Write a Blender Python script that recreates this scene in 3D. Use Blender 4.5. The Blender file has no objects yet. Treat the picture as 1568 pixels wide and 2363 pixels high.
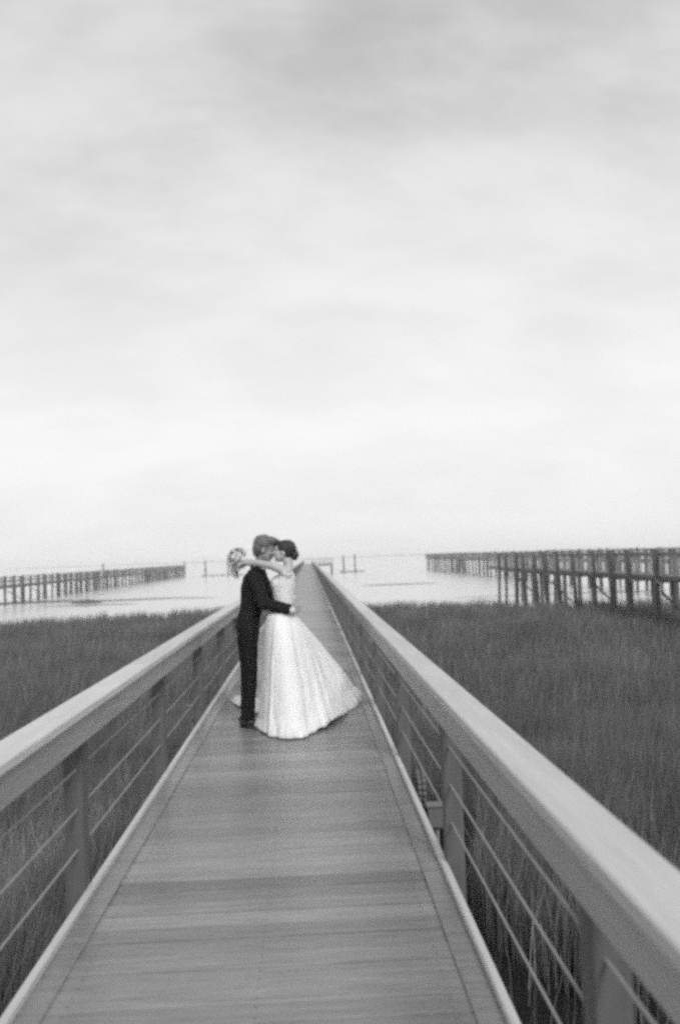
import bpy, bmesh, math, random
import numpy as np
from mathutils import Vector, Matrix, noise
R = math.radians
random.seed(4); rng = np.random.default_rng(7)
sc = bpy.context.scene; col = sc.collection

# ------------------------------------------------------------ camera
cam = bpy.data.cameras.new("camera"); co = bpy.data.objects.new("camera", cam); col.objects.link(co)
cam.sensor_fit = 'VERTICAL'; cam.sensor_height = 36.0; cam.lens = 2100 / 2362 * 36
cam.clip_start = 0.05; cam.clip_end = 12000
cam.dof.use_dof = True; cam.dof.focus_distance = 6.2; cam.dof.aperture_fstop = 2.0
co.matrix_world = (Matrix.Translation((0, 0, 1.6)) @ Matrix.Rotation(R(-2.06), 4, 'Z') @
                   Matrix.Rotation(R(92.77), 4, 'X') @ Matrix.Rotation(R(-1.95), 4, 'Z'))
sc.camera = co
# ------------------------------------------------------------ sky, sun, exposure
SUN_EL, SUN_AZ = 36, 164
w = bpy.data.worlds.new("World"); sc.world = w; w.use_nodes = True
nt = w.node_tree; N = nt.nodes; L = nt.links; N.clear()
def wn(t, **k):
    n = N.new(t)
    for a, b in k.items(): setattr(n, a, b)
    return n
def wmath(op, a, b=None, c=None, clamp=False):
    n = N.new('ShaderNodeMath'); n.operation = op; n.use_clamp = clamp
    for i, v in enumerate((a, b, c)):
        if v is None: continue
        if isinstance(v, (int, float)): n.inputs[i].default_value = v
        else: L.new(v, n.inputs[i])
    return n.outputs[0]
sky = wn('ShaderNodeTexSky', sky_type='NISHITA', sun_disc=False, sun_elevation=R(SUN_EL), sun_rotation=R(SUN_AZ))
bw = wn('ShaderNodeRGBToBW'); L.new(sky.outputs[0], bw.inputs[0])
bg1 = wn('ShaderNodeBackground'); L.new(bw.outputs[0], bg1.inputs[0]); bg1.inputs[1].default_value = 0.1
tc = wn('ShaderNodeTexCoord'); sx = wn('ShaderNodeSeparateXYZ'); L.new(tc.outputs['Generated'], sx.inputs[0])
zc = wmath('MAXIMUM', sx.outputs[2], 0.0)
zz = wmath('ADD', zc, 0.42)
px = wmath('DIVIDE', sx.outputs[0], zz); py = wmath('DIVIDE', sx.outputs[1], zz)
cb = wn('ShaderNodeCombineXYZ'); L.new(px, cb.inputs[0]); L.new(py, cb.inputs[1])
mp = wn('ShaderNodeMapping'); L.new(cb.outputs[0], mp.inputs[0]); mp.inputs['Rotation'].default_value = (0, 0, R(-38)); mp.inputs['Scale'].default_value = (0.95, 1.2, 1)
mp.inputs['Location'].default_value = (2.9, 1.1, 0)
n1 = wn('ShaderNodeTexNoise'); L.new(mp.outputs[0], n1.inputs['Vector']); n1.inputs['Scale'].default_value = 2.4; n1.inputs['Detail'].default_value = 5; n1.inputs['Roughness'].default_value = 0.45; n1.inputs['Distortion'].default_value = 0.5
mp2 = wn('ShaderNodeMapping'); L.new(cb.outputs[0], mp2.inputs[0]); mp2.inputs['Rotation'].default_value = (0, 0, R(-48)); mp2.inputs['Scale'].default_value = (1.3, 2.4, 1)
n2 = wn('ShaderNodeTexNoise'); L.new(mp2.outputs[0], n2.inputs['Vector']); n2.inputs['Scale'].default_value = 3.6; n2.inputs['Detail'].default_value = 8; n2.inputs['Roughness'].default_value = 0.6
m1 = wmath('MULTIPLY', n1.outputs['Fac'], 0.60); m2 = wmath('MULTIPLY', n2.outputs['Fac'], 0.40)
cl = wmath('ADD', m1, m2)
mr = wn('ShaderNodeMapRange', interpolation_type='SMOOTHSTEP'); L.new(cl, mr.inputs[0])
mr.inputs[1].default_value = 0.34; mr.inputs[2].default_value = 0.64; mr.inputs[3].default_value = 0.0; mr.inputs[4].default_value = 1.0
# thicker (darker) cloud overhead, thin bright veil towards the horizon
hz = wn('ShaderNodeMapRange', interpolation_type='SMOOTHSTEP'); L.new(zc, hz.inputs[0])
hz.inputs[1].default_value = 0.08; hz.inputs[2].default_value = 0.62; hz.inputs[3].default_value = 0.0; hz.inputs[4].default_value = 1.0
dark = wmath('MULTIPLY_ADD', hz.outputs[0], 0.165, 0.0)
amp = wmath('MULTIPLY_ADD', hz.outputs[0], 0.13, 0.045)
inv = wmath('SUBTRACT', 1.0, mr.outputs[0])
dd = wmath('MULTIPLY_ADD', inv, amp, dark)
low = wn('ShaderNodeMapRange', interpolation_type='SMOOTHSTEP'); L.new(zc, low.inputs[0])
low.inputs[1].default_value = 0.0; low.inputs[2].default_value = 0.16; low.inputs[3].default_value = 0.60; low.inputs[4].default_value = 0.655
val = wmath('SUBTRACT', low.outputs[0], dd)
cc = wn('ShaderNodeCombineColor')
for i in range(3): L.new(val, cc.inputs[i])
bg2 = wn('ShaderNodeBackground'); L.new(cc.outputs[0], bg2.inputs[0]); bg2.inputs[1].default_value = 1.0
mx = wn('ShaderNodeMixShader'); mx.inputs[0].default_value = 0.96; L.new(bg1.outputs[0], mx.inputs[1]); L.new(bg2.outputs[0], mx.inputs[2])
wo = wn('ShaderNodeOutputWorld'); L.new(mx.outputs[0], wo.inputs[0])
sl = bpy.data.lights.new("sun", 'SUN'); sl.energy = 1.5; sl.angle = R(16); sl.color = (1, 1, 1)
so = bpy.data.objects.new("sun", sl); col.objects.link(so)
so.rotation_euler = (R(90 - SUN_EL), 0, R(180 - SUN_AZ))
sc.view_settings.view_transform = 'Standard'; sc.view_settings.look = 'None'
sc.view_settings.exposure = 0.58; sc.view_settings.gamma = 1.0
sc.cycles.use_denoising = False; sc.cycles.use_adaptive_sampling = True; sc.cycles.adaptive_threshold = 0.06; sc.cycles.adaptive_min_samples = 32; sc.cycles.pixel_filter_type = 'BLACKMAN_HARRIS'; sc.cycles.filter_width = 3.2; sc.cycles.sample_clamp_direct = 4; sc.cycles.sample_clamp_indirect = 2; sc.cycles.max_bounces = 6; sc.cycles.volume_bounces = 1; sc.cycles.transparent_max_bounces = 8

# ------------------------------------------------------------ materials (a black and white photograph: all greys)
def mat(name, base, var=0.25, rough=0.7, scale=(6, 6, 6), bump=0.2, bscale=40, detail=6, spec=0.5, attr=None, metal=0, streak=None, gen=False, trans=0):
    m = bpy.data.materials.new(name); m.use_nodes = True; t = m.node_tree; n = t.nodes; l = t.links
    b = n['Principled BSDF']; b.inputs['Roughness'].default_value = rough; b.inputs['Metallic'].default_value = metal
    b.inputs['Specular IOR Level'].default_value = spec
    tc = n.new('ShaderNodeTexCoord'); mp = n.new('ShaderNodeMapping'); mp.inputs['Scale'].default_value = scale
    l.new(tc.outputs['Object'], mp.inputs[0])
    nz = n.new('ShaderNodeTexNoise'); nz.inputs['Scale'].default_value = 1; nz.inputs['Detail'].default_value = detail; nz.inputs['Roughness'].default_value = 0.6
    l.new(mp.outputs[0], nz.inputs['Vector'])
    r = n.new('ShaderNodeMapRange'); l.new(nz.outputs['Fac'], r.inputs[0]); r.inputs[1].default_value = 0.25; r.inputs[2].default_value = 0.75
    r.inputs[3].default_value = base * (1 - var); r.inputs[4].default_value = base * (1 + var)
    out = r.outputs[0]
    if attr:
        a = n.new('ShaderNodeAttribute'); a.attribute_name = attr
        mm = n.new('ShaderNodeMath'); mm.operation = 'MULTIPLY'; l.new(out, mm.inputs[0]); l.new(a.outputs['Fac'], mm.inputs[1]); out = mm.outputs[0]
    c = n.new('ShaderNodeCombineColor')
    for i in range(3): l.new(out, c.inputs[i])
    l.new(c.outputs[0], b.inputs['Base Color'])
    if bump:
        nb = n.new('ShaderNodeTexNoise'); nb.inputs['Scale'].default_value = bscale; nb.inputs['Detail'].default_value = 5
        mb = n.new('ShaderNodeMapping'); mb.inputs['Scale'].default_value = [s / max(scale) for s in scale]
        l.new(tc.outputs['Object'], mb.inputs[0]); l.new(mb.outputs[0], nb.inputs['Vector'])
        bp = n.new('ShaderNodeBump'); bp.inputs['Strength'].default_value = bump; bp.inputs['Distance'].default_value = 0.02
        l.new(nb.outputs['Fac'], bp.inputs['Height']); l.new(bp.outputs[0], b.inputs['Normal'])
    if trans:
        tr = n.new('ShaderNodeBsdfTranslucent'); l.new(c.outputs[0], tr.inputs[0])
        ms = n.new('ShaderNodeMixShader'); ms.inputs[0].default_value = trans
        l.new(b.outputs[0], ms.inputs[1]); l.new(tr.outputs[0], ms.inputs[2]); l.new(ms.outputs[0], n['Material Output'].inputs[0])
    return m
M = {}
M['deck'] = mat('weathered_decking', 0.205, 0.28, 0.33, (2.5, 30, 20), 0.3, 60, attr='shade', spec=0.7)
M['rail'] = mat('weathered_rail_wood', 0.54, 0.12, 0.48, (22, 1.6, 22), 0.3, 60, attr='shade')
M['post'] = mat('treated_post_wood', 0.095, 0.25, 0.7, (20, 20, 2), 0.3, 50)
M['rim'] = mat('rim_joist_wood', 0.13, 0.3, 0.75, (20, 2, 20), 0.3, 50)
M['cable'] = mat('galvanised_rod', 0.24, 0.1, 0.4, (5, 5, 5), 0, metal=0.25)
M['pile'] = mat('dock_piling_wood', 0.08, 0.4, 0.85, (3, 3, 1), 0.4, 10)
M['pdeck'] = mat('old_dock_boards', 0.16, 0.3, 0.8, (1, 8, 1), 0.2, 20)
M['prail'] = mat('old_dock_rail', 0.28, 0.3, 0.8, (1, 4, 1), 0.2, 20)
M['mud'] = mat('marsh_mud', 0.014, 0.5, 0.75, (0.6, 0.6, 0.6), 0.6, 4, spec=0.15)
M['mudbar'] = mat('wet_mud_bar', 0.05, 0.3, 0.5, (0.3, 0.3, 0.3), 0.3, 3)
M['grass'] = mat('cordgrass', 0.15, 0.45, 0.55, (0.45, 0.3, 0.3), 0, attr='shade', spec=0.2, trans=0.12)
M['suit'] = mat('dark_suit_wool', 0.012, 0.3, 0.85, (30, 30, 30), 0.25, 200, spec=0.2)
M['trouser'] = mat('dark_trouser_wool', 0.008, 0.3, 0.85, (30, 30, 30), 0.25, 200, spec=0.2)
M['shoe'] = mat('black_leather', 0.01, 0.2, 0.3, (20, 20, 20), 0.05, 60)
M['shirt'] = mat('white_shirt', 0.6, 0.05, 0.8, (20, 20, 20), 0.1, 100)
M['gown'] = mat('white_gown_tulle', 0.95, 0.02, 0.9, (7, 7, 2.2), 0.08, 30, spec=0.15, trans=0.10)
M['bodice'] = mat('lace_bodice', 0.76, 0.10, 0.9, (35, 35, 35), 0.5, 130, spec=0.2)
M['skin'] = mat('fair_skin', 0.43, 0.06, 0.5, (12, 12, 12), 0.05, 80)
M['skin2'] = mat('tanned_skin', 0.30, 0.08, 0.5, (12, 12, 12), 0.05, 80)
M['lip'] = mat('lip_skin', 0.2, 0.05, 0.4, (12, 12, 12), 0)
M['eye'] = mat('closed_lash', 0.03, 0.05, 0.4, (12, 12, 12), 0)
M['hairb'] = mat('dark_hair', 0.022, 0.5, 0.45, (60, 60, 20), 0.5, 150)
M['hairg'] = mat('sandy_hair', 0.17, 0.5, 0.5, (60, 60, 20), 0.5, 150)
M['boxp'] = mat('grey_plastic_box', 0.12, 0.08, 0.5, (5, 5, 5), 0.05, 60)
M['petal'] = mat('pale_petal', 0.82, 0.12, 0.8, (30, 30, 30), 0.1, 90, attr='shade', trans=0.25)
M['leaf'] = mat('dusty_leaf', 0.58, 0.35, 0.7, (40, 40, 40), 0.1, 90, attr='shade', trans=0.15)
M['shore'] = mat('far_shore_scrub', 0.10, 0.3, 0.9, (0.02, 0.02, 0.02), 0)
# water
m = bpy.data.materials.new('tidal_water'); m.use_nodes = True; n = m.node_tree.nodes; l = m.node_tree.links
b = n['Principled BSDF']; b.inputs['Base Color'].default_value = (0.62, 0.62, 0.62, 1); b.inputs['Roughness'].default_value = 0.22; b.inputs['IOR'].default_value = 1.33
tc = n.new('ShaderNodeTexCoord'); mp = n.new('ShaderNodeMapping'); mp.inputs['Scale'].default_value = (0.35, 1.0, 1)
l.new(tc.outputs['Object'], mp.inputs[0]); nz = n.new('ShaderNodeTexNoise'); nz.inputs['Scale'].default_value = 0.9; nz.inputs['Detail'].default_value = 4
l.new(mp.outputs[0], nz.inputs['Vector']); bp = n.new('ShaderNodeBump'); bp.inputs['Strength'].default_value = 0.35; bp.inputs['Distance'].default_value = 0.08
l.new(nz.outputs['Fac'], bp.inputs['Height']); l.new(bp.outputs[0], b.inputs['Normal'])
M['water'] = m

# ------------------------------------------------------------ helpers
def tag(o, label=None, cat=None, group=None, kind=None):
    if label: o['label'] = label
    if cat: o['category'] = cat
    if group: o['group'] = group
    if kind: o['kind'] = kind
    return o
def empty(name, loc, label, cat, group=None):
    o = bpy.data.objects.new(name, None); o.empty_display_size = 0.3; col.objects.link(o); o.location = loc
    return tag(o, label, cat, group)
class MB:
    def __init__(s): s.v = []; s.f = []; s.sh = []
    def poly(s, vs, fs, sh=1.0):
        o = len(s.v); s.v += [tuple(a) for a in vs]; s.f += [tuple(o + i for i in f) for f in fs]; s.sh += [sh] * len(vs)
    def box(s, x0, x1, y0, y1, z0, z1, sh=1.0, c=0.0):
        if c <= 0:
            s.poly([(x, y, z) for z in (z0, z1) for y in (y0, y1) for x in (x0, x1)],
                   [(0, 2, 3, 1), (4, 5, 7, 6), (0, 1, 5, 4), (2, 6, 7, 3), (0, 4, 6, 2), (1, 3, 7, 5)], sh); return
        # chamfered top edges
        s.poly([(x0, y0, z0), (x1, y0, z0), (x1, y1, z0), (x0, y1, z0),
                (x0, y0, z1 - c), (x1, y0, z1 - c), (x1, y1, z1 - c), (x0, y1, z1 - c),
                (x0 + c, y0 + c, z1), (x1 - c, y0 + c, z1), (x1 - c, y1 - c, z1), (x0 + c, y1 - c, z1)],
               [(3, 2, 1, 0), (0, 1, 5, 4), (1, 2, 6, 5), (2, 3, 7, 6), (3, 0, 4, 7),
                (4, 5, 9, 8), (5, 6, 10, 9), (6, 7, 11, 10), (7, 4, 8, 11), (8, 9, 10, 11)], sh)
    def tube(s, p, q, r0, r1=None, n=8, sh=1.0):
        r1 = r0 if r1 is None else r1
        p = Vector(p); q = Vector(q); d = (q - p).normalized()
        a = d.orthogonal().normalized(); bb = d.cross(a)
        vs = []
        for c, r in ((p, r0), (q, r1)):
            for i in range(n):
                t = 2 * math.pi * i / n; vs.append(c + (a * math.cos(t) + bb * math.sin(t)) * r)
        s.poly(vs, [tuple(range(n - 1, -1, -1)), tuple(range(n, 2 * n))] + [(i, (i + 1) % n, n + (i + 1) % n, n + i) for i in range(n)], sh)
    def build(s, name, m, parent=None, smooth=False):
        me = bpy.data.meshes.new(name); me.from_pydata(s.v, [], s.f); me.materials.append(m)
        a = me.attributes.new('shade', 'FLOAT', 'POINT'); a.data.foreach_set('value', s.sh)
        if smooth: me.polygons.foreach_set('use_smooth', [True] * len(me.polygons))
        me.update()
        o = bpy.data.objects.new(name, me); col.objects.link(o)
        if parent is not None: o.parent = parent
        return o
def dup(o, parent, loc, rz=0):
    c = o.copy(); col.objects.link(c); c.parent = parent; c.location = loc; c.rotation_euler = (0, 0, rz); return c

# ------------------------------------------------------------ levels
WZ = -2.6           # water
GZ = -2.42          # marsh mud
EL, ER = -1.115, 0.645   # deck edges
LEN = 214.0

# water to the horizon
mb = MB(); mb.poly([(-6000, -200, WZ), (6000, -200, WZ), (6000, 9000, WZ), (-6000, 9000, WZ)], [(0, 1, 2, 3)])
tag(mb.build('water', M['water']), kind='structure')
mb = MB(); mb.poly([(-6000, -200, WZ - 3), (6000, -200, WZ - 3), (6000, 9000, WZ - 3), (-6000, 9000, WZ - 3)], [(0, 1, 2, 3)])
tag(mb.build('ground', M['mud']), kind='structure')

def edge(x):
    """far edge of the marsh (metres from the camera) as a function of x"""
    base = np.interp(x, [-60, -34, -27, -22, -19, -16, -8, 0, 6, 12, 20, 30, 60], [50, 53, 60, 61, 53, 57, 59, 61, 59, 55, 53, 50, 46])
    return base + 1.0 * np.sin(x * 0.9) + 0.8 * np.sin(x * 2.3 + 1) + 0.5 * np.sin(x * 5.1)
# marsh ground sheet, its far edge dipping under the water
xs = np.linspace(-75, 75, 301); rows = [(-12, 0), (8, 0), (25, 0), (40, 0), (-2.5, 0), (-0.6, -0.05), (0.6, -0.32)]
mb = MB(); V = []; F = []
fr = [(-12, 0, 0), (0, 0, 0), (8, 0, 0), (16, 0, 0), (24, 0, 0), (32, 0, 0), (40, 0, 0), (0, -2, 0), (0, 0.2, -0.06), (0, 1.6, -0.45)]
for j, (ay, ofs, dz) in enumerate(fr):
    for x in xs:
        y = ay if j < 7 else float(edge(x)) + ofs
        h = 0.08 * noise.noise(Vector((x * 0.35, y * 0.35, 0))) if j < 8 else 0
        V.append((x, y, GZ + dz + h))
n_ = len(xs)
for j in range(len(fr) - 1):
    for i in range(n_ - 1): F.append((j * n_ + i, j * n_ + i + 1, (j + 1) * n_ + i + 1, (j + 1) * n_ + i))
mb.poly(V, F); tag(mb.build('marsh_ground', M['mud'], smooth=True), kind='structure')

# mud bars out on the flats
def bar(pts, wid, h):
    mb = MB(); n = len(pts); V = []; F = []
    for i, (x, y) in enumerate(pts):
        k = math.sin(math.pi * i / (n - 1)) ** 0.5
        wd = wid * k * (1 + 0.4 * noise.noise(Vector((x * 0.3, 3, 1)))) + 0.02
        for s_, z in ((-1, -0.12), (-0.4, h * k), (0.4, h * k), (1, -0.12)):
            V.append((x, y + s_ * wd, WZ + z))
    for i in range(n - 1):
        for j in range(3): F.append((i * 4 + j, i * 4 + 4 + j, i * 4 + 5 + j, i * 4 + 1 + j))
    mb.poly(V, F); return tag(mb.build('mud_bar', M['mudbar'], smooth=True), kind='structure')
bar([(-75 + i * 1.1, 113 - 0.14 * (i * 1.1) + 0.9 * math.sin(i * .5)) for i in range(60)], 3.0, 0.12)
bar([(7 + i * 0.4, 126 + 0.12 * math.sin(i * .7)) for i in range(28)], 1.3, 0.09)
bar([(-28 + i * .7, 95 + 0.3 * math.sin(i * .8)) for i in range(16)], 0.8, 0.06)
bar([(13 + i * .9, 84 + 0.4 * math.sin(i * .6)) for i in range(26)], 0.7, 0.04)

# ------------------------------------------------------------ marsh grass (one object)
def grass(name, px_, py_, hgt, rr, label, tone=1.0):
    n = len(px_)
    ang = rng.uniform(0, math.pi, n); wd = (0.0045 + 0.00052 * rr) * rng.uniform(0.6, 1.4, n)
    lean = rng.normal(0, 0.09, (n, 2)) + np.array([0.05, 0.0]); h = hgt
    base = np.stack([px_, py_, np.full(n, GZ - 0.05)], 1)
    wv = np.stack([np.cos(ang) * wd, np.sin(ang) * wd, np.zeros(n)], 1)
    lv = np.stack([lean[:, 0] * h, lean[:, 1] * h, np.zeros(n)], 1)
    mid = base + lv * 0.35 + np.stack([0 * h, 0 * h, h * 0.58], 1)
    tip = base + lv * 1.3 + np.stack([0 * h, 0 * h, h], 1)
    v = np.stack([base - wv * .5, base + wv * .5, mid - wv * .45, mid + wv * .45, tip], 1).reshape(-1, 3)
    o = np.arange(n)[:, None] * 5
    loops = np.concatenate([o + 0, o + 1, o + 3, o + 2, o + 2, o + 3, o + 4], 1).ravel()
    me = bpy.data.meshes.new(name); me.vertices.add(n * 5); me.vertices.foreach_set('co', v.astype(np.float32).ravel())
    me.loops.add(n * 7); me.loops.foreach_set('vertex_index', loops.astype(np.int32))
    me.polygons.add(n * 2)
    st = np.stack([np.arange(n) * 7, np.arange(n) * 7 + 4], 1).ravel(); me.polygons.foreach_set('loop_start', st.astype(np.int32))
    me.update(calc_edges=True)
    sh = rng.uniform(0.65, 1.35, n) * tone; sh[rng.random(n) < 0.06] *= 1.9
    a = me.attributes.new('shade', 'FLOAT', 'POINT'); a.data.foreach_set('value', np.repeat(sh, 5).astype(np.float32))
    me.materials.append(M['grass'])
    ob = bpy.data.objects.new(name, me); col.objects.link(ob)
    return tag(ob, label, 'grass', kind='stuff')
NB = 620000
th = rng.uniform(R(-40), R(40), NB); rr = np.where(rng.random(NB) < .32, rng.uniform(1.3, 17, NB), rng.uniform(1.3, 78, NB))
gx = np.sin(th) * rr; gy = np.cos(th) * rr + 0.5
pt = (np.sin(gx * .55 + 1.3 * np.sin(gy * .31)) * np.sin(gy * .47 + 1.1 * np.sin(gx * .4)) + 0.6 * np.sin(gx * 1.7 + gy * .9) * np.sin(gy * 1.9 - gx * .6))
dmin = np.minimum(np.abs(gx - EL), np.abs(gx - ER)) + 0.35 * np.sin(gy * 1.3 + gx)
keep = ((dmin > np.interp(gy, [0, 7, 12], [2.3, 1.9, .9])) | (rng.random(NB) < 0.02 * np.clip(dmin, 0, 2)) | (gy > 16)) & (gy < edge(gx) - 0.1) & ((gx < EL - 0.35) | (gx > ER + 0.35)) & (rng.random(NB) < 0.80 + 0.25 * pt)
gx, gy, rr2, pt = gx[keep], gy[keep], rr[keep], pt[keep]
wrack = np.exp(-(((gx + 4.6) / 2.2) ** 2 + ((gy - 9.5) / 3.5) ** 2)) * np.clip(0.6 + pt, 0, 1.5)
hh = (1.12 + 0.11 * pt) * rng.uniform(0.72, 1.12, len(gx)); hh *= np.clip((edge(gx) - gy) * 0.5 + 0.6, 0.6, 1)
grass('marsh_grass', gx, gy, hh * (1 - .35 * np.clip(wrack, 0, 1)), rr2, 'tall dark cordgrass covering the marsh on both sides of the boardwalk', 1 + 0.8 * wrack)
# one tuft on the flats beyond
NT = 900; a_ = rng.uniform(0, 6.28, NT); q_ = np.sqrt(rng.random(NT))
grass('grass_tuft', -23.5 + np.cos(a_) * q_ * 1.7, 97 + np.sin(a_) * q_ * 1.2, rng.uniform(.25, .75, NT) * (1.1 - q_), np.full(NT, 60.), 'small dark clump of grass standing alone on the mud flat at left')

# ------------------------------------------------------------ boardwalk
bwk = empty('boardwalk', (-0.235, 0, 0), 'long straight wooden boardwalk of grey crosswise planks running out over the marsh', 'boardwalk')
OX = 0.235
def ch(o): o.location = (OX, 0, 0); return o
mb = MB(); y = -3.0; k = 0; tone = 1.0
while y < LEN:
    wd = 0.139; tone = 0.55 * tone + 0.45 * random.gauss(1.0, 0.27)
    sh = max(0.55, min(1.4, tone + random.gauss(0, 0.07)))
    dz = random.gauss(0, 0.0012)
    mb.box(EL + 0.02, ER - 0.02, y, y + wd, -0.038 + dz, dz, sh, 0.002)
    if y < 13:
        for xx in (EL + .19, -.24, ER - .19):
            for yy in (.035, .105): mb.tube((xx, y + yy, dz - .004), (xx + .0004, y + yy, dz + .0006), .0045, n=6, sh=.25)
    y += wd + 0.006
ch(mb.build('decking', M['deck'], bwk))
for x0, x1 in ((EL, EL + 0.125), (ER - 0.125, ER)):
    mb = MB(); y = -3
    while y < LEN: mb.box(x0, x1, y, y + 4.87, 0.003, 0.012, random.uniform(.95, 1.2), 0.004); y += 4.88
    ch(mb.build('edge_board', M['deck'], bwk))
for x0, x1 in ((EL - .004, EL + 0.030), (ER - 0.030, ER + .004)):
    mb = MB(); y = -3
    while y < LEN: mb.box(x0, x1, y, y + 4.87, 0.014, 0.046, random.uniform(.9, 1.05), 0.005); y += 4.88
    ch(mb.build('edge_trim', M['rail'], bwk))
mb = MB()
for x0, x1 in ((EL, EL + 0.04), (ER - 0.04, ER), (-0.26, -0.22)): mb.box(x0, x1, -3, LEN, -0.33, -0.045)
y = 1.9
while y < LEN: mb.box(EL - 0.1, ER + 0.1, y - 0.1, y + 0.1, -0.56, -0.335); y += 4.88
ch(mb.build('joist_frame', M['rim'], bwk))
mb = MB(); mb.tube((0, 0, -3.6), (0, 0, -0.565), 0.13, 0.12, 10); pil = mb.build('piling', M['pile'], bwk, True)
first = True; y = 1.9
while y < LEN:
    for x in (EL + 0.1, ER - 0.1):
        if first: pil.location = (x + OX, y, 0); first = False
        else: dup(pil, bwk, (x + OX, y, 0))
    y += 4.88

# railings
SP = 2.44; Y0 = 2.24
def railing(edge_x, s, y0, y1, label):
    t = empty('railing', (edge_x, y0, 0), label, 'railing', None)
    mb = MB(); mb.box(min(0, s * .09), max(0, s * .09), 0, 0.11, -0.42, 0.90)
    # bolt heads
    for z in (-0.12, -0.24): mb.tube((s * .045 - .0, -.006, z), (s * .045, 0.002, z), 0.012, n=6)
    p = mb.build('post', M['post'], t); p.location = (0, 0.0, 0)
    k = 1
    while y0 + k * SP < y1: dup(p, t, (0, k * SP, 0)); k += 1
    a, b2 = sorted((-s * 0.06, s * 0.088))
    mb = MB(); y = -0.9
    while y < y1 - y0: mb.box(a, b2, y, min(y + 4.874, y1 - y0), 0.902, 0.94, random.uniform(.9, 1.05), 0.006); y += 4.88
    mb.build('top_rail', M['rail'], t)
    a, b2 = sorted((-s * 0.038, -s * 0.001))
    mb = MB(); y = -0.9
    while y < y1 - y0: mb.box(a, b2, y, min(y + 4.874, y1 - y0), 0.77, 0.90, random.uniform(.52, .66)); y += 4.88
    mb.build('side_board', M['rail'], t)
    for z in (0.24, 0.43, 0.62):
        mb = MB(); mb.tube((s * .03, -0.9, z), (s * .03, y1 - y0, z), 0.0052, n=8); mb.build('cable', M['cable'], t, True)
    return t
railing(EL, -1, Y0 - 0.22, LEN, 'left wooden railing with pale flat cap and three thin horizontal cables beside the groom')
railing(ER, 1, Y0 - 0.05, LEN, 'right wooden railing with broad pale cap and three thin horizontal cables beside the gown train')

# small utility boxes hung on the outside of the deck
def ubox(x, y, z, label, s):
    t = empty('utility_box', (x, y, z), label, 'utility box', 'utility boxes beside the boardwalk')
    mb = MB(); mb.box(-.055, .055, -.04, .04, 0, .12, 1, .006); mb.build('housing', M['boxp'], t)
    mb = MB(); mb.box(-.065, .065, -.05, .05, .124, .137, 1, .004); mb.build('lid', M['boxp'], t)
    mb = MB(); mb.tube((0, 0, -.45), (0, 0, -.002), .014); mb.build('conduit', M['boxp'], t, True)
    return t
ubox(ER + .10, 5.75, -.10, 'grey utility box on a conduit outside the right edge of the deck', 1)
ubox(EL - .11, 9.4, .0, 'grey utility box on a conduit outside the left edge of the deck', -1)
t = empty('hose_bib', (ER + .06, 6.35, 0), 'pale coiled hose hanging outside the right edge of the deck', 'hose')
mb = MB()
for kx, rad in ((.0, .07), (.03, .08)):
    P = [(kx, math.cos(a) * rad, -.02 + math.sin(a) * rad * 1.6) for a in np.linspace(0, 2 * math.pi, 19)]
    for i in range(18): mb.tube(P[i], P[i + 1], .015, n=6)
mb.build('coil', M['boxp'], t, True)

# pier head platform at the end of the boardwalk
ph = empty('dock_platform', (2.2, 218, 0), 'small platform with railings and piles at the far end of the boardwalk', 'pier')
mb = MB(); mb.box(-3.4, 3.4, -4, 3.5, -0.55, -0.04); mb.build('platform', M['pdeck'], ph)
mb = MB()
for i in range(8):
    x = -3.35 + i * 0.955
    if 0 <= x + 3.4 < 2.0: continue
    mb.box(x - .05, x + .05, -3.95, -3.85, -.035, 1.0)
for i in range(8): mb.box(-3.35 + i * .955 - .05, -3.35 + i * .955 + .05, 3.35, 3.45, -.035, 1.0)
mb.box(-1.5, 3.4, -4.0, -3.8, 1.003, 1.07); mb.box(-3.4, 3.4, 3.3, 3.5, 1.003, 1.07); mb.box(3.2, 3.4, -3.797, 3.297, 1.003, 1.07)
for i in range(28): mb.box(-1.4 + i * .17, -1.37 + i * .17, -3.92, -3.9, .1, 1.0)
mb.build('guard_rail', M['prail'], ph)
mb = MB(); mb.tube((0, 0, -3.6), (0, 0, -0.56), 0.16, n=8); p0 = mb.build('piling', M['pile'], ph, True); p0.location = (-3.1, -3.6, 0)
for x in (0, 3.2):
    for y in (-3.6, 3.1): dup(p0, ph, (x, y, 0))

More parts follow.
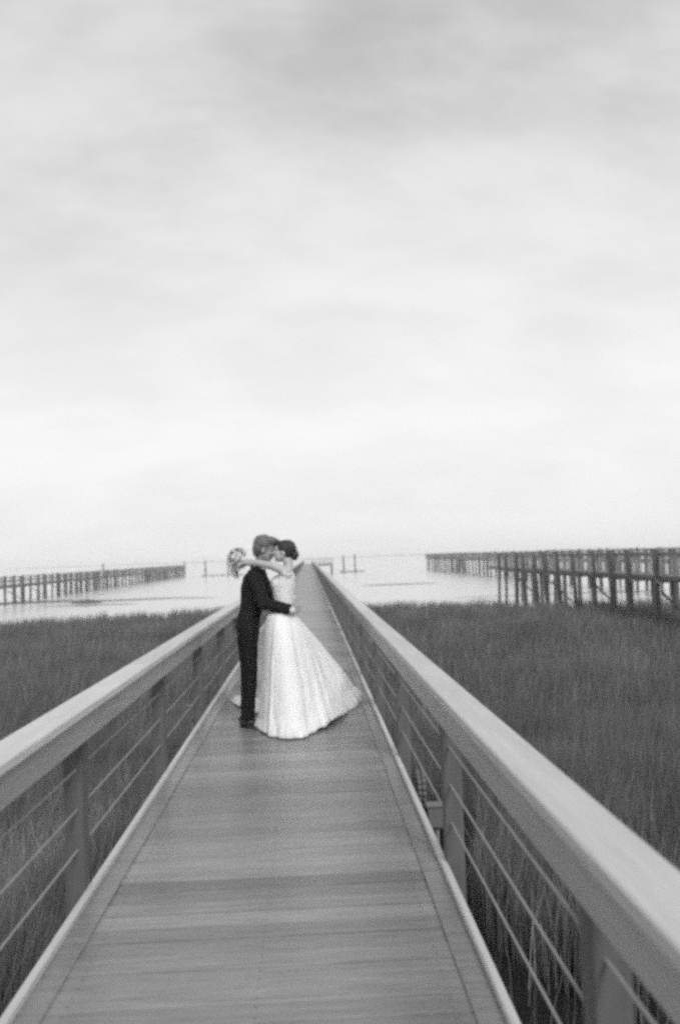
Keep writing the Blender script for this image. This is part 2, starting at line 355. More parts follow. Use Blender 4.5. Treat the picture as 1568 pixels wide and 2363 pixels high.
# ------------------------------------------------------------ neighbouring piers
def pier(x, ya, yb, sp, width, deck_z, rail_z, pr, label, pickets=False, brace=False, tall=(), lift=0.0, thick=.09):
    t = empty('pier', (x, ya, WZ), label, 'pier', None); dz = -WZ
    mb = MB(); L_ = yb - ya
    y = 0
    while y < L_:
        mb.box(-width / 2, width / 2, y, y + .28, dz + deck_z - .06, dz + deck_z + random.uniform(-.008, .008), random.uniform(.8, 1.2)); y += .30
    mb.build('deck', M['pdeck'], t)
    mb = MB()
    for s in (-1, 1): mb.box(s * (width / 2 - .05) - .05, s * (width / 2 - .05) + .05, 0, L_, dz + deck_z - .18, dz + deck_z - .065)
    nb_ = int(L_ / sp)
    for i in range(nb_):
        y = i * sp + .3; mb.box(-width / 2 - .35, width / 2 + .35, y - .1, y + .1, dz + deck_z - .30, dz + deck_z - .185)
        if brace and i % 3 == 0:
            mb.tube((-width / 2, y + .13, dz + deck_z - .7), (width / 2, y + .13, 0.5), .06, n=6)
    mb.build('stringer', M['pdeck'], t)
    mb = MB()
    for s in (-1, 1):
        X = s * (width / 2 - .02)
        mb.box(X - thick, X + thick, 0, L_, dz + rail_z - .05, dz + rail_z)
        if pickets: mb.box(X - .02, X + .02, 0, L_, dz + rail_z - .15, dz + rail_z - .052)
        else: mb.box(X - .02, X + .02, 0, L_, dz + (deck_z + rail_z) / 2 - .06, dz + (deck_z + rail_z) / 2 + .06)
        y = 0
        while y < L_:
            mb.box(X - .05, X + .05, y, y + .1, dz + deck_z + .01, dz + rail_z - .052); y += sp / 2
        if pickets:
            y = .15
            while y < L_:
                mb.box(X - s * .04 - .014, X - s * .04 + .014, y, y + .045, dz + deck_z + .02, dz + rail_z - .151); y += .44
    mb.build('guard_rail', M['prail'], t)
    mb = MB(); mb.tube((0, 0, -1.6), (0, 0, 1), pr * 1.08, pr, 10)
    p0 = mb.build('piling', M['pile'], t, True); used = False
    for i in range(nb_):
        for s in (-1, 1):
            top = dz + rail_z + 0.02 + random.uniform(-.05, .12)
            if (i, s) in tall: top = dz + 1.75
            o = p0 if not used else dup(p0, t, (0, 0, 0)); used = True
            o.location = (s * (width / 2 + .2) + random.uniform(-.05, .05), i * sp + .3 + random.uniform(-.5, .5), 0)
            o.scale = (random.uniform(.8, 1.45),) * 2 + (top,)
            o.rotation_euler = (random.uniform(-.025, .025), random.uniform(-.035, .035), 0)
    return t
pier(16.2, 30, 78, 3.05, 1.6, .25, 1.28, .11, 'nearest old wooden pier on tall dark pilings at the right edge of the marsh', pickets=True, brace=True, thick=.06)
pier(30.5, 60, 232, 3.47, 1.6, .35, 1.35, .12, 'long distant pier on dark pilings with picket railings out over the water at right', pickets=True)
pier(-34.5, 98, 252, 3.2, 1.5, -.45, .5, .13, 'long distant pier on rows of dark paired pilings out over the water at left', brace=True, tall=((16, 1), (47, 1)))

# floating docks and guide piles near the channel
def fdock(x0, x1, y, label, piles):
    t = empty('floating_dock', ((x0 + x1) / 2, y, WZ), label, 'dock', 'floating docks out in the channel')
    h = (x1 - x0) / 2
    mb = MB(); mb.box(-h, h, -1.2, 1.2, .22, .36, 1, .02)
    for i in range(5): mb.box(-h + .3 + i * (2 * h - 1.2) / 4, -h + .9 + i * (2 * h - 1.2) / 4, -1.0, 1.0, -.15, .215)
    mb.build('float_deck', M['pdeck'], t)
    for i, (px_, top) in enumerate(piles):
        mb = MB(); mb.tube((px_ - (x0 + x1) / 2, 1.45, -1.5), (px_ - (x0 + x1) / 2 - .1, 1.45, top - WZ), .22, .19, 10)
        mb.tube((px_ - (x0 + x1) / 2 - .1, 1.45, top - WZ), (px_ - (x0 + x1) / 2 - .1, 1.45, top - WZ + .2), .19, .03, 10)
        mb.build('guide_pile', M['pile'], t, True)
fdock(-28.6, -17.5, 244, 'low floating dock with two dark guide piles left of the groom', ((-27.6, 1.7), (-21.6, 1.7)))
fdock(7.6, 14.0, 231, 'low floating dock with two thin dark guide piles right of the boardwalk end', ((8.9, 1.55), (11.8, 1.75)))

# far shore beyond the sound
def shore(x0, x1, y, h, name='far_shore'):
    mb = MB(); V = []; F = []; n = 160
    for i in range(n):
        x = x0 + (x1 - x0) * i / (n - 1); e = min(1, 6 * min(i, n - 1 - i) / n)
        hh_ = (h * (.6 + .5 * noise.noise(Vector((x * .008, 1, 2))) + .3 * noise.noise(Vector((x * .05, 1, 7))))) * e
        V += [(x, y - 20, WZ - .3), (x, y, WZ + hh_), (x, y + 60, WZ + hh_), (x, y + 90, WZ - .3)]
    for i in range(n - 1):
        for j in range(3): F.append((i * 4 + j, i * 4 + 4 + j, i * 4 + 5 + j, i * 4 + 1 + j))
    mb.poly(V, F); return tag(mb.build(name, M['shore'], smooth=True), kind='structure')
shore(-720, 900, 1900, 4.6)

# ------------------------------------------------------------ figures: continuous bodies from fused tapered volumes
class Blob:
    def __init__(s): s.bm = bmesh.new()
    def ell(s, c, r, rot=None, seg=20):
        mtx = Matrix.Translation(c) @ (rot.to_4x4() if rot else Matrix.Identity(4)) @ Matrix.Diagonal((*r, 1))
        bmesh.ops.create_uvsphere(s.bm, u_segments=seg, v_segments=seg // 2 + 2, radius=1, matrix=mtx); return s
    def cap(s, p, q, r0, r1, seg=14):
        p = Vector(p); q = Vector(q); d = q - p
        if d.length < 1e-5: return s.ell(p, (r0,) * 3)
        mtx = Matrix.Translation((p + q) / 2) @ d.to_track_quat('Z', 'Y').to_matrix().to_4x4()
        bmesh.ops.create_cone(s.bm, cap_ends=True, segments=seg, radius1=r0, radius2=r1, depth=d.length, matrix=mtx)
        s.ell(p, (r0,) * 3, seg=seg); s.ell(q, (r1,) * 3, seg=seg); return s
    def chain(s, pts):
        for (p, r0), (q, r1) in zip(pts, pts[1:]): s.cap(p, q, r0, r1)
        return s
    def flat(s, pts):
        """elliptic trunk sections: (centre, half depth x, half width y)"""
        V = []; n = 24
        for c, rx, ry in pts:
            for i in range(n):
                a = 2 * math.pi * i / n; V.append(s.bm.verts.new((c[0] + rx * math.cos(a), c[1] + ry * math.sin(a), c[2])))
        for k in range(len(pts) - 1):
            for i in range(n): s.bm.faces.new((V[k * n + i], V[k * n + (i + 1) % n], V[(k + 1) * n + (i + 1) % n], V[(k + 1) * n + i]))
        s.bm.faces.new(V[:n][::-1]); s.bm.faces.new(V[-n:]); return s
    def build(s, name, m, parent, voxel=.006, smooth=6, wr=None, tris=0):
        me = bpy.data.meshes.new('raw'); bmesh.ops.recalc_face_normals(s.bm, faces=s.bm.faces); s.bm.to_mesh(me); s.bm.free()
        o = bpy.data.objects.new('raw', me); tmp = bpy.data.scenes.new('tmp'); tmp.collection.objects.link(o)
        r = o.modifiers.new('r', 'REMESH'); r.mode = 'VOXEL'; r.voxel_size = voxel
        if smooth: k = o.modifiers.new('s', 'SMOOTH'); k.factor = .5; k.iterations = smooth
        vl = tmp.view_layers[0]; vl.update(); dg = vl.depsgraph
        me2 = bpy.data.meshes.new_from_object(o.evaluated_get(dg)); bpy.data.scenes.remove(tmp); bpy.data.objects.remove(o)
        me2.name = name; me2.materials.clear(); me2.materials.append(m)
        if wr:
            amp, sc_ = wr[:2]
            nv_ = len(me2.vertices); cs = np.empty(nv_ * 3, np.float32); ns = np.empty(nv_ * 3, np.float32)
            me2.vertices.foreach_get('co', cs); me2.vertex_normals.foreach_get('vector', ns)
            cs = cs.reshape(-1, 3); ns = ns.reshape(-1, 3); ds = np.empty(nv_, np.float32)
            for i, c in enumerate(map(Vector, cs.tolist())):
                d = noise.noise(Vector((c.x * sc_[0], c.y * sc_[1], c.z * sc_[2]))) + .5 * noise.noise(Vector((c.x * sc_[0] * 2.3, c.y * sc_[1] * 2.3, c.z * sc_[2] * 2.1 + 5)))
                ds[i] = d
            cs = cs + ns * (ds * amp)[:, None]; me2.vertices.foreach_set('co', cs.ravel())
        me2.polygons.foreach_set('use_smooth', [True] * len(me2.polygons)); me2.update()
        ob = bpy.data.objects.new(name, me2); col.objects.link(ob)
        if parent is not None: ob.parent = parent; ob.matrix_parent_inverse = Matrix.Translation(parent.location).inverted()
        return ob
def frame(d, up):
    d = Vector(d).normalized(); up = Vector(up); u = (up - d * up.dot(d)).normalized(); return d, u, d.cross(u)
def hand(bl, wrist, d, nrm, side, curl=.5, sc_=1.0):
    """palm and five bent fingers; nrm points out of the back of the hand; fingers curl away from it"""
    d, u, a = frame(d, nrm); wst = Vector(wrist); a = a * side
    K = [(-.030, .082), (-.010, .088), (.010, .085), (.029, .076)]; LN = [.062, .078, .084, .076]; LN = [.078, .086, .080, .062]
    bl.cap(wst, wst + d * .02 * sc_, .024 * sc_, .026 * sc_)
    for (o, l_) in K: bl.cap(wst + d * .012 * sc_ + a * o * .6 * sc_, wst + d * l_ * sc_ + a * o * sc_, .014 * sc_, .0115 * sc_)
    for (o, l_), fl in zip(K, LN):
        p = wst + (d * l_ + a * o) * sc_; ang = curl * .5; rad = .0095
        for f_, rr_ in ((.45, .0092), (.30, .0085), (.25, .0075)):
            dirv = d * math.cos(ang) - u * math.sin(ang) + a * o * 1.5; q = p + dirv.normalized() * fl * f_ * sc_
            bl.cap(p, q, rad * sc_, rr_ * sc_, 8); p = q; rad = rr_; ang += curl
    p = wst + (d * .018 - a * .022) * sc_
    q = p + (d * .036 - a * .030 - u * .012) * sc_; bl.cap(p, q, .0125 * sc_, .0105 * sc_, 8)
    bl.cap(q, q + (d * .034 - a * .010 - u * .016) * sc_, .0105 * sc_, .008 * sc_, 8)
def head(bl, c, face, up, s=1.0):
    """skull, jaw, brow, nose, lips, ears; returns frame"""
    f, u, a = frame(face, up); rot = Matrix((f, a, u)).transposed(); c = Vector(c)
    bl.ell(c + (u * .018 - f * .012) * s, Vector((.098, .077, .098)) * s, rot)
    bl.ell(c + (f * .030 - u * .040) * s, Vector((.060, .058, .075)) * s, rot)
    bl.ell(c + (f * .055 - u * .092) * s, Vector((.026, .030, .022)) * s, rot)      # chin
    bl.ell(c + (f * .068 + u * .020) * s, Vector((.020, .050, .014)) * s, rot)      # brow
    bl.cap(c + (f * .078 + u * .006) * s, c + (f * .103 - u * .030) * s, .009 * s, .013 * s, 10)  # nose
    bl.ell(c + (f * .086 - u * .056) * s, Vector((.010, .022, .006)) * s, rot)      # upper lip
    bl.ell(c + (f * .083 - u * .066) * s, Vector((.010, .019, .007)) * s, rot)      # lower lip
    for t in (-1, 1):
        bl.ell(c + (a * t * .078 - f * .008 - u * .015) * s, Vector((.018, .007, .030)) * s, rot)
        bl.ell(c + (a * t * .040 + f * .055 - u * .025) * s, Vector((.026, .022, .022)) * s, rot)  # cheek
    return f, u, a, rot
def eyes(parent, c, f, u, a, s=1.0):
    for t in (-1, 1):
        bl = Blob(); bl.ell(Vector(c) + (f * .074 + a * t * .031 - u * .002) * s, Vector((.010, .014, .005)) * s, Matrix((f, a, u)).transposed(), 10)
        bl.build('eye', M['eye'], parent, .002, 1)
def tufts(bl_obj, center, n, ln, r, seed, fdir, low, lift=(.05, .35)):
    """short locks joined into the hair mesh"""
    rd = random.Random(seed); me = bl_obj.data; bm = bmesh.new(); bm.from_mesh(me); bm.verts.ensure_lookup_table(); bm.normal_update()
    vs = rd.sample(range(len(bm.verts)), min(n, len(bm.verts))); pts = [(bm.verts[i].co.copy(), bm.verts[i].normal.copy()) for i in vs]
    vv = []; ff = []
    for p, nn in pts:
        if p.z < low: continue
        tng = (fdir - nn * fdir.dot(nn)) * .8 + Vector((rd.gauss(0, .22), rd.gauss(0, .22), rd.gauss(0, .22)))
        d = (nn * rd.uniform(*lift) + tng).normalized() * ln * rd.uniform(.6, 1.3)
        q = p - nn * .004; mtx = Matrix.Translation(q + d / 2) @ d.to_track_quat('Z', 'Y').to_matrix().to_4x4()
        o_ = len(vv)
        for k in range(4): vv.append(mtx @ Vector((r * math.cos(k * 1.571), r * math.sin(k * 1.571), -d.length / 2)))
        vv.append(mtx @ Vector((0, 0, d.length / 2)))
        ff += [(o_ + k, o_ + (k + 1) % 4, o_ + 4) for k in range(4)]
    tm = bpy.data.meshes.new('t'); tm.from_pydata(vv, [], ff); bm.from_mesh(tm); bpy.data.meshes.remove(tm)
    bm.to_mesh(me); bm.free(); me.polygons.foreach_set('use_smooth', [True] * len(me.polygons))

# ---- groom (faces the right of the picture, +X)
gr = empty('person', (-.6, 8.9, .036 * 0), 'groom in a dark suit standing in profile and holding the bride by the waist', 'person')
GH = Vector((-.412, 8.83, 1.690)); gf, gu = Vector((.90, -.12, -.34)), Vector((.34, .0, .94))
B = Blob()
f_, u_, a_g, rotg = head(B, GH, gf, gu)
B.chain([((-.485, 8.88, 1.50), .060), ((-.455, 8.86, 1.60), .056), (GH - Vector((.02, 0, .02)), .06)])
B.flat([((-.61, 8.9, .86), .09, .14), ((-.60, 8.9, .98), .10, .15), ((-.565, 8.9, 1.12), .09, .14), ((-.54, 8.9, 1.30), .105, .16), ((-.525, 8.9, 1.44), .09, .17), ((-.50, 8.9, 1.50), .06, .11)])
for s in (-1, 1):
    B.chain([((-.61, 8.9 + s * .085, .93), .085), ((-.605, 8.9 + s * .09, .50), .058), ((-.64, 8.9 + s * .10, .12), .042)])
    B.cap((-.64, 8.9 + s * .10, .06), (-.50, 8.9 + s * .10, .05), .035, .03)
GA = [((-.515, 8.715, 1.445), .056), ((-.435, 8.595, 1.18), .045), ((-.215, 8.505, 1.125), .030)]
GB = [((-.515, 9.085, 1.445), .056), ((-.35, 9.06, 1.20), .045), ((-.205, 8.93, 1.21), .030)]
B.chain([((-.52, 8.80, 1.45), .06)] + GA); B.chain([((-.52, 9.0, 1.45), .06)] + GB)
hand(B, (-.205, 8.50, 1.123), (.85, .50, -.05), (.45, -.85, .1), 1, .45)
hand(B, (-.20, 8.925, 1.212), (.25, -.95, .05), (.8, .4, .1), -1, .35)
B.build('body', M['skin2'], gr, .0055, 3)
J = Blob()
J.flat([((-.605, 8.9, .865), .108, .185), ((-.612, 8.9, .94), .115, .19), ((-.60, 8.9, 1.03), .112, .178), ((-.565, 8.9, 1.12), .116, .168), ((-.545, 8.9, 1.22), .128, .180), ((-.532, 8.9, 1.33), .134, .195), ((-.525, 8.9, 1.42), .122, .20), ((-.51, 8.9, 1.475), .09, .165), ((-.49, 8.88, 1.515), .064, .09)])
for ar in (GA, GB):
    J.chain([(Vector(ar[0][0]) + Vector((-.01, 0, -.005)), .074), ((Vector(ar[0][0]) + Vector(ar[1][0])) / 2, .069), (ar[1][0], .062), (ar[2][0], .052)])
J.cap((-.50, 8.80, 1.465), (-.515, 8.72, 1.435), .07, .075); J.cap((-.50, 9.0, 1.465), (-.515, 9.08, 1.435), .07, .075)
J.build('jacket', M['suit'], gr, .0065, 6, (.0065, (9, 9, 14)))
# lapel, collar and cuffs
C_ = Blob(); C_.chain([((-.545, 8.80, 1.50), .016), ((-.555, 8.87, 1.535), .017), ((-.545, 8.95, 1.50), .016)]); C_.chain([((-.545, 8.80, 1.50), .016), ((-.44, 8.81, 1.47), .014), ((-.40, 8.86, 1.40), .012)])
C_.build('lapel', M['suit'], gr, .005, 2)
S_ = Blob(); S_.chain([((-.525, 8.82, 1.530), .012), ((-.53, 8.88, 1.545), .013), ((-.51, 8.94, 1.53), .012), ((-.43, 8.90, 1.50), .011), ((-.44, 8.82, 1.505), .011), ((-.525, 8.82, 1.530), .012)])
S_.build('shirt_collar', M['shirt'], gr, .005, 1)
for w_, e_ in ((GA[2][0], GA[1][0]), (GB[2][0], GB[1][0])):
    dv = (Vector(w_) - Vector(e_)).normalized(); S_ = Blob(); S_.cap(Vector(w_) + dv * .035, Vector(w_) + dv * .050, .031, .031); S_.build('shirt_cuff', M['shirt'], gr, .005, 0)
T_ = Blob()
T_.flat([((-.61, 8.9, .80), .100, .172), ((-.61, 8.9, .90), .104, .172), ((-.60, 8.9, 1.0), .10, .165)])
T_.chain([((-.612, 8.815, .84), .100), ((-.605, 8.80, .66), .088), ((-.598, 8.79, .48), .073), ((-.610, 8.78, .28), .068), ((-.622, 8.775, .105), .066)])
T_.chain([((-.615, 8.985, .84), .100), ((-.620, 8.99, .66), .088), ((-.628, 9.0, .48), .072), ((-.640, 9.01, .28), .067), ((-.650, 9.015, .105), .065)])
T_.build('trousers', M['trouser'], gr, .0065, 6, (.006, (10, 10, 12)))
for x, y, a in ((-.625, 8.765, -.10), (-.655, 9.02, .06)):
    dx, dy = math.cos(a), math.sin(a); S_ = Blob()
    S_.chain([((x - .045 * dx, y - .045 * dy, .042), .036), ((x + .05 * dx, y + .05 * dy, .045), .040), ((x + .15 * dx, y + .15 * dy, .036), .038), ((x + .215 * dx, y + .215 * dy, .030), .026)])
    S_.cap((x, y, .05), (x - .002, y, .11), .046, .042)
    S_.ell((x + .08 * dx, y + .08 * dy, .012), (.155, .045, .013), Matrix.Rotation(a, 3, 'Z'))
    S_.build('shoe', M['shoe'], gr, .005, 2)
H_ = Blob()
H_.ell(GH + u_ * .040 - f_ * .030, (.101, .089, .089), rotg); H_.ell(GH - f_ * .058 + u_ * .0, (.066, .084, .088), rotg)
H_.ell(GH + u_ * .092 + f_ * .035, (.068, .072, .038), rotg); H_.ell(GH - f_ * .066 - u_ * .052, (.036, .060, .042), rotg)
hg = H_.build('hair', M['hairg'], gr, .0055, 3, (.005, (16, 16, 16)))
tufts(hg, GH, 2600, .030, .0026, 3, (f_ * 1.0 - u_ * .25), 1.60)
eyes(gr, GH, f_, u_, a_g)

# ---- bride (faces the left of the picture, -X)
br = empty('person', (-.26, 8.68, 0), 'bride in a white ball gown standing close with her arms around the groom', 'person')
BHd = Vector((-.238, 8.72, 1.662)); bf, bu = Vector((-.93, .05, .18)), Vector((.18, 0, .95))
B = Blob(); f2, u2, a2, rot2 = head(B, BHd, bf, bu, .92)
B.chain([((-.205, 8.70, 1.46), .050), ((-.195, 8.71, 1.54), .045), (BHd + Vector((.02, 0, -.03)), .050)])
B.flat([((-.265, 8.68, .92), .10, .15), ((-.262, 8.68, 1.0), .10, .155), ((-.25, 8.68, 1.13), .078, .115), ((-.245, 8.68, 1.28), .088, .125), ((-.23, 8.68, 1.40), .08, .145), ((-.215, 8.69, 1.47), .055, .12), ((-.205, 8.70, 1.50), .045, .07)])
for s in (-1, 1):
    B.chain([((-.265, 8.68 + s * .075, .95), .08), ((-.26, 8.68 + s * .07, .52), .052), ((-.25, 8.68 + s * .06, .12), .036)]); B.cap((-.25, 8.68 + s * .06, .07), (-.36, 8.68 + s * .06, .04), .03, .022)
BA = [((-.205, 8.555, 1.465), .044), ((-.330, 8.545, 1.525), .040), ((-.475, 8.640, 1.560), .033), ((-.610, 8.745, 1.566), .023)]
BB = [((-.215, 8.825, 1.465), .044), ((-.42, 9.005, 1.548), .034), ((-.555, 8.975, 1.572), .023)]
B.chain([((-.21, 8.62, 1.455), .05)] + BA); B.chain([((-.21, 8.76, 1.455), .05)] + BB)
hand(B, (-.615, 8.750, 1.566), (-.80, .60, -.02), (-.35, -.55, .75), -1, .75, .92)
hand(B, (-.56, 8.97, 1.574), (-.35, -.9, .0), (-.2, 0, .95), 1, .35, .92)
B.build('body', M['skin'], br, .0055, 3)
G = Blob()
G.flat([((-.272, 8.68, 1.045), .132, .165), ((-.258, 8.68, 1.12), .098, .130), ((-.250, 8.68, 1.18), .094, .124), ((-.250, 8.68, 1.26), .102, .132), ((-.243, 8.68, 1.35), .108, .142), ((-.225, 8.685, 1.43), .088, .152), ((-.212, 8.69, 1.462), .066, .148)])
G.ell((-.292, 8.68, 1.355), (.080, .122, .085)); G.ell((-.285, 8.68, 1.30), (.070, .118, .10))
G.cap((-.215, 8.60, 1.47), (-.205, 8.560, 1.455), .048, .048); G.cap((-.215, 8.76, 1.47), (-.215, 8.825, 1.462), .05, .052)
G.cap((-.205, 8.560, 1.455), (-.235, 8.553, 1.475), .048, .045)
G.build('bodice', M['bodice'], br, .006, 4, (.002, (30, 30, 30)))
Hb = Blob()
Hb.ell(BHd + u2 * .030 - f2 * .024, (.096, .083, .086), rot2); Hb.ell(BHd - f2 * .040, (.056, .072, .072), rot2)
Hb.ell(BHd - f2 * .108 - u2 * .016, (.040, .048, .044), rot2); Hb.ell(BHd - f2 * .112 - u2 * .040, (.032, .040, .030), rot2)
Hb.ell(BHd + f2 * .045 + u2 * .070, (.045, .062, .026), rot2)
hb = Hb.build('hair', M['hairb'], br, .005, 2, (.004, (45, 45, 20)))
tufts(hb, BHd, 900, .026, .0022, 9, -f2, 1.6, (.0, .15))
eyes(br, BHd, f2, u2, a2, .92)
# earring
E_ = Blob(); E_.ell(BHd + (-a2 * .078 - u2 * .052) * .92, (.007, .007, .012)); E_.build('earring', M['shirt'], br, .003, 0)

# gown skirt: loft from waist to an uneven hem that trails back to the right
hem = [(-.51, 8.74, .0), (-.47, 8.45, .0), (-.385, 8.27, .0), (-.24, 8.10, .0), (-.09, 8.16, .0), (.03, 8.42, .015), (.12, 8.55, .035), (.20, 8.80, .04), (.29, 9.12, .03),
       (.38, 9.50, .0), (.455, 9.74, .02), (.50, 9.88, .08), (.44, 10.02, .08), (.20, 9.95, .0), (-.02, 9.75, .0), (-.22, 9.52, .0), (-.36, 9.25, .0), (-.45, 9.02, .0)]
def catmull(P, n):
    P = [Vector(p) for p in P]; m_ = len(P); out = []
    # resample by a dense closed spline
    dense = []
    for i in range(m_):
        a, b, c, d = P[i - 1], P[i], P[(i + 1) % m_], P[(i + 2) % m_]
        for k in range(20):
            t = k / 20; dense.append(.5 * ((2 * b) + (c - a) * t + (2 * a - 5 * b + 4 * c - d) * t * t + (3 * b - a - 3 * c + d) * t ** 3))
    cum = [0]
    for i in range(len(dense)): cum.append(cum[-1] + (dense[(i + 1) % len(dense)] - dense[i]).length)
    j = 0
    for k in range(n):
        s = cum[-1] * k / n
        while cum[j + 1] < s: j += 1
        t = (s - cum[j]) / (cum[j + 1] - cum[j]); out.append(dense[j].lerp(dense[(j + 1) % len(dense)], t))
    return out
def skirt(name, n, rings, foldamp, mtl, shrink=1.0, zadd=0.0, seed=0.0):
    HP = catmull(hem, n); cx, cy = -.262, 8.68
    V = []; F = []; cen = Vector((-.10, 8.9, 0))
    for j in range(rings + 1):
        t = j / rings
        for k in range(n):
            h_ = HP[k]; ang = math.atan2(h_.y - cy, h_.x - cx)
            wx, wy = cx + .118 * math.cos(ang), cy + .14 * math.sin(ang)
            dirx = math.cos(ang); diry = math.sin(ang)
            e = .48 if dirx < -.3 else .48 + .50 * min(1, (dirx + .3) / .9)
            if diry > .3: e = max(e, .85)
            rt = t ** e
            hx, hy = h_.x, h_.y
            x = wx + (hx - wx) * rt; y = wy + (hy - wy) * rt; z = 1.085 + (h_.z + .006 - 1.085) * t + .05 * math.sin(math.pi * t) * max(0, dirx)
            u = k / n
            tx, ty = HP[(k + 1) % n].x - HP[k - 1].x, HP[(k + 1) % n].y - HP[k - 1].y; ll = math.hypot(tx, ty) + 1e-6
            nx, ny = ty / ll, -tx / ll
            if nx * (hx - cen.x) + ny * (hy - cen.y) < 0: nx, ny = -nx, -ny
            ph_ = 1.6 * noise.noise(Vector((math.cos(u * 6.283) * 1.3, math.sin(u * 6.283) * 1.3, seed + t * .5)))
            w1 = math.sin(6.283 * 11 * u + ph_ * 2.2); w2 = math.sin(6.283 * 19 * u + 1.7 + ph_ * 3); w3 = math.sin(6.283 * 37 * u + 4 * ph_ + t)
            am = foldamp * (t ** .8) * (.55 + .7 * noise.noise(Vector((u * 7, seed, 3))))
            n5 = noise.noise(Vector((math.cos(u * 6.283) * 3.2, math.sin(u * 6.283) * 3.2, seed + 9 + t * .8)))
            wob = am * (.55 * w1 - .2 * abs(w1) + .45 * w2 * (1 + n5) + .12 * w3 + 1.7 * n5) + .012 * t * noise.noise(Vector((x * 5, y * 5, z * 4)))
            cr = .010 * t * noise.noise(Vector((x * 16, y * 16, z * 9 + seed)))
            x += nx * (wob + cr); y += ny * (wob + cr)
            if j == rings: z += .008 * math.sin(6.283 * 23 * u + ph_ * 3)
            if j > rings - 5: z += zadd * 1.5 * abs(math.sin(6.283 * 31 * u + ph_ * 4)); x += nx * zadd * (j - rings + 5) * .5 * math.sin(6.283 * 53 * u); y += ny * zadd * (j - rings + 5) * .5 * math.sin(6.283 * 53 * u)
            V.append((cx + (x - cx) * shrink, cy + (y - cy) * shrink, max(.012, z + zadd)))
    for j in range(rings):
        for k in range(n):
            k2 = (k + 1) % n; F.append((j * n + k, j * n + k2, (j + 1) * n + k2, (j + 1) * n + k))
    mb = MB(); mb.poly(V, F); o = mb.build(name, mtl, br, True); o.matrix_parent_inverse = Matrix.Translation(br.location).inverted()
    sm = o.modifiers.new('t', 'SOLIDIFY'); sm.thickness = .004; sm.offset = -1
    return o
skirt('skirt', 420, 60, .025, M['gown'])
m = M['gown'].copy(); m.name = 'sheer_tulle'; n = m.node_tree.nodes; l = m.node_tree.links
src = n['Material Output'].inputs[0].links[0].from_socket; tr = n.new('ShaderNodeBsdfTransparent'); ms = n.new('ShaderNodeMixShader'); ms.inputs[0].default_value = .36
l.new(tr.outputs[0], ms.inputs[1]); l.new(src, ms.inputs[2]); l.new(ms.outputs[0], n['Material Output'].inputs[0])
skirt('tulle_overlay', 380, 50, .040, m, 1.03, .010, 5.3)

# end of the train lying on the deck behind the groom
mb = MB(); V = []; F = []; nu, nv = 40, 16
for i in range(nu):
    u = i / (nu - 1); c = Vector((-.22, 9.35, 0)).lerp(Vector((-.86, 10.45, 0)), u); wd_ = .30 * (1 - u) + .085
    perp = Vector((.86, .5, 0)).normalized()
    for j in range(nv):
        v = j / (nv - 1) * 2 - 1
        p = c + perp * v * wd_ * (1 + .08 * math.sin(9 * u + 1)); z = .015 + (.055 * (1 - v * v)) * (1 - .4 * u) + .022 * math.sin(v * 9 + 4 * u) * (1 - v * v) + .06 * (1 - u) ** 2
        V.append((p.x, p.y, max(.012, z)))
for i in range(nu - 1):
    for j in range(nv - 1): F.append((i * nv + j, i * nv + j + 1, (i + 1) * nv + j + 1, (i + 1) * nv + j))
mb.poly(V, F); o = mb.build('train', M['gown'], br, True); o.matrix_parent_inverse = Matrix.Translation(br.location).inverted()
sm = o.modifiers.new('t', 'SOLIDIFY'); sm.thickness = .004; sm.offset = -1

# ---- bouquet in the bride's hand behind the groom's shoulder
BC = Vector((-.668, 8.80, 1.600))
bq = empty('bouquet', BC, 'loose pale bouquet held in the bride\'s hand behind the groom\'s shoulder', 'bouquet')
rd = random.Random(12)
def rosette(c, d, r):
    mb = MB(); d, u, a = frame(d, (0.1, .3, 1) if abs(d.z) < .9 else (1, 0, 0))
    for ring, (np_, rr_, tilt, ln) in enumerate(((4, .10, 1.35, .45), (5, .22, 1.0, .65), (6, .35, .6, .85), (8, .45, .15, 1.0))):
        for k in range(np_):
            t = 6.283 * (k + .5 * ring) / np_ + rd.uniform(-.15, .15); o_ = a * math.cos(t) + u * math.sin(t); sd = d.cross(o_)
            out = (o_ * math.cos(tilt) + d * math.sin(tilt)); b0 = c + o_ * rr_ * r * .4; w_ = r * .34 * ln
            nrm = (d * math.cos(tilt) - o_ * math.sin(tilt))
            P = [b0 - sd * w_ * .4, b0 + sd * w_ * .4, b0 + out * ln * r * .6 + sd * w_ + nrm * r * .06, b0 + out * ln * r * .6 - sd * w_ + nrm * r * .06, b0 + out * ln * r * .62 - nrm * r * .06,
                 b0 + out * ln * r + sd * w_ * .55 - nrm * r * .05, b0 + out * ln * r - sd * w_ * .55 - nrm * r * .05]
            mb.poly(P, [(0, 1, 4), (1, 2, 4), (0, 4, 3), (4, 2, 5), (4, 5, 6), (4, 6, 3)], rd.uniform(.75, 1.1))
    return mb
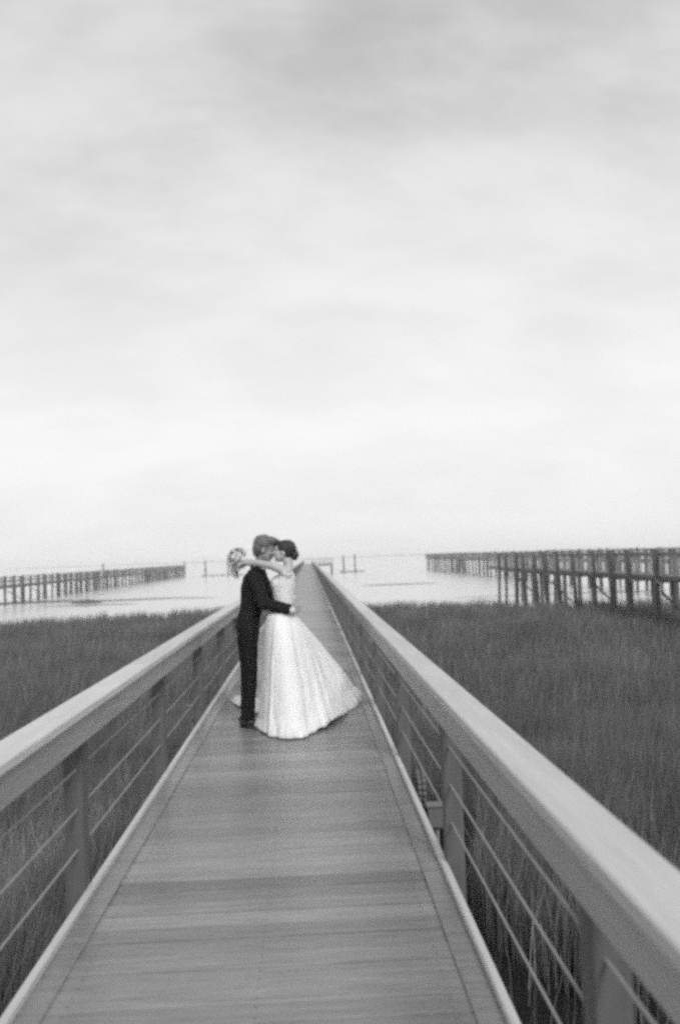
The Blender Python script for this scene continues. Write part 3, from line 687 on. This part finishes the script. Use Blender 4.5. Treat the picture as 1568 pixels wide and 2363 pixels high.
for k in range(22):
    d = Vector((rd.gauss(-.25, .6), rd.gauss(0, .55), rd.gauss(.25, .6))).normalized()
    c = Vector((d.x * .088, d.y * .075, .015 + d.z * .082)) * rd.uniform(.7, 1.1)
    rosette(c, d, rd.uniform(.026, .042)).build('flower', M['petal'], bq, True)
mb = MB()
for k in range(80):
    d = Vector((rd.gauss(-.3, .7), rd.gauss(0, .6), rd.gauss(.2, .75))).normalized(); p = d * rd.uniform(.03, .075); q = d * rd.uniform(.09, .15)
    s_ = d.orthogonal().normalized(); s_ = Matrix.Rotation(rd.uniform(0, 6.28), 3, d) @ s_; wl = rd.uniform(.006, .012); mm_ = p.lerp(q, .55) + d.cross(s_) * .004
    mb.poly([p, mm_ + s_ * wl, q, mm_ - s_ * wl], [(0, 1, 2), (0, 2, 3)], rd.uniform(.6, 1.8))
for k in range(60):
    p = Vector((rd.uniform(-.07, .0), rd.uniform(-.03, .03), rd.uniform(-.05, .0))); q = p + Vector((rd.gauss(-.01, .02), rd.gauss(0, .02), -rd.uniform(.05, .12))); wl = rd.uniform(.005, .010)
    mb.poly([p, p.lerp(q, .5) + Vector((wl, 0, 0)), q, p.lerp(q, .5) - Vector((wl, 0.004, 0))], [(0, 1, 2), (0, 2, 3)], rd.uniform(.3, .9))
mb.build('foliage', M['leaf'], bq)
mb = MB()
for k in range(9):
    e = Vector((rd.gauss(-.035, .012), rd.gauss(0, .012), -.17 + rd.uniform(-.02, .02))); mb.tube((rd.gauss(.0, .01), rd.gauss(0, .01), .02), e, .003, n=5, sh=.5)
mb.build('stems', M['leaf'], bq, True)

# ------------------------------------------------------------ sea haze
HZ = True
if HZ:
    m = bpy.data.materials.new('haze_air'); m.use_nodes = True; n = m.node_tree.nodes; l = m.node_tree.links
    n.remove(n['Principled BSDF']); pv = n.new('ShaderNodeVolumePrincipled'); pv.inputs['Color'].default_value = (.95, .95, .95, 1); pv.inputs['Density'].default_value = 0.0008
    l.new(pv.outputs[0], n['Material Output'].inputs['Volume'])
    mb = MB(); mb.box(-2600, 2600, -150, 2600, WZ - 4.5, 9.0); tag(mb.build('haze', m), 'thin pale sea haze over the marsh and water', 'haze', kind='stuff')
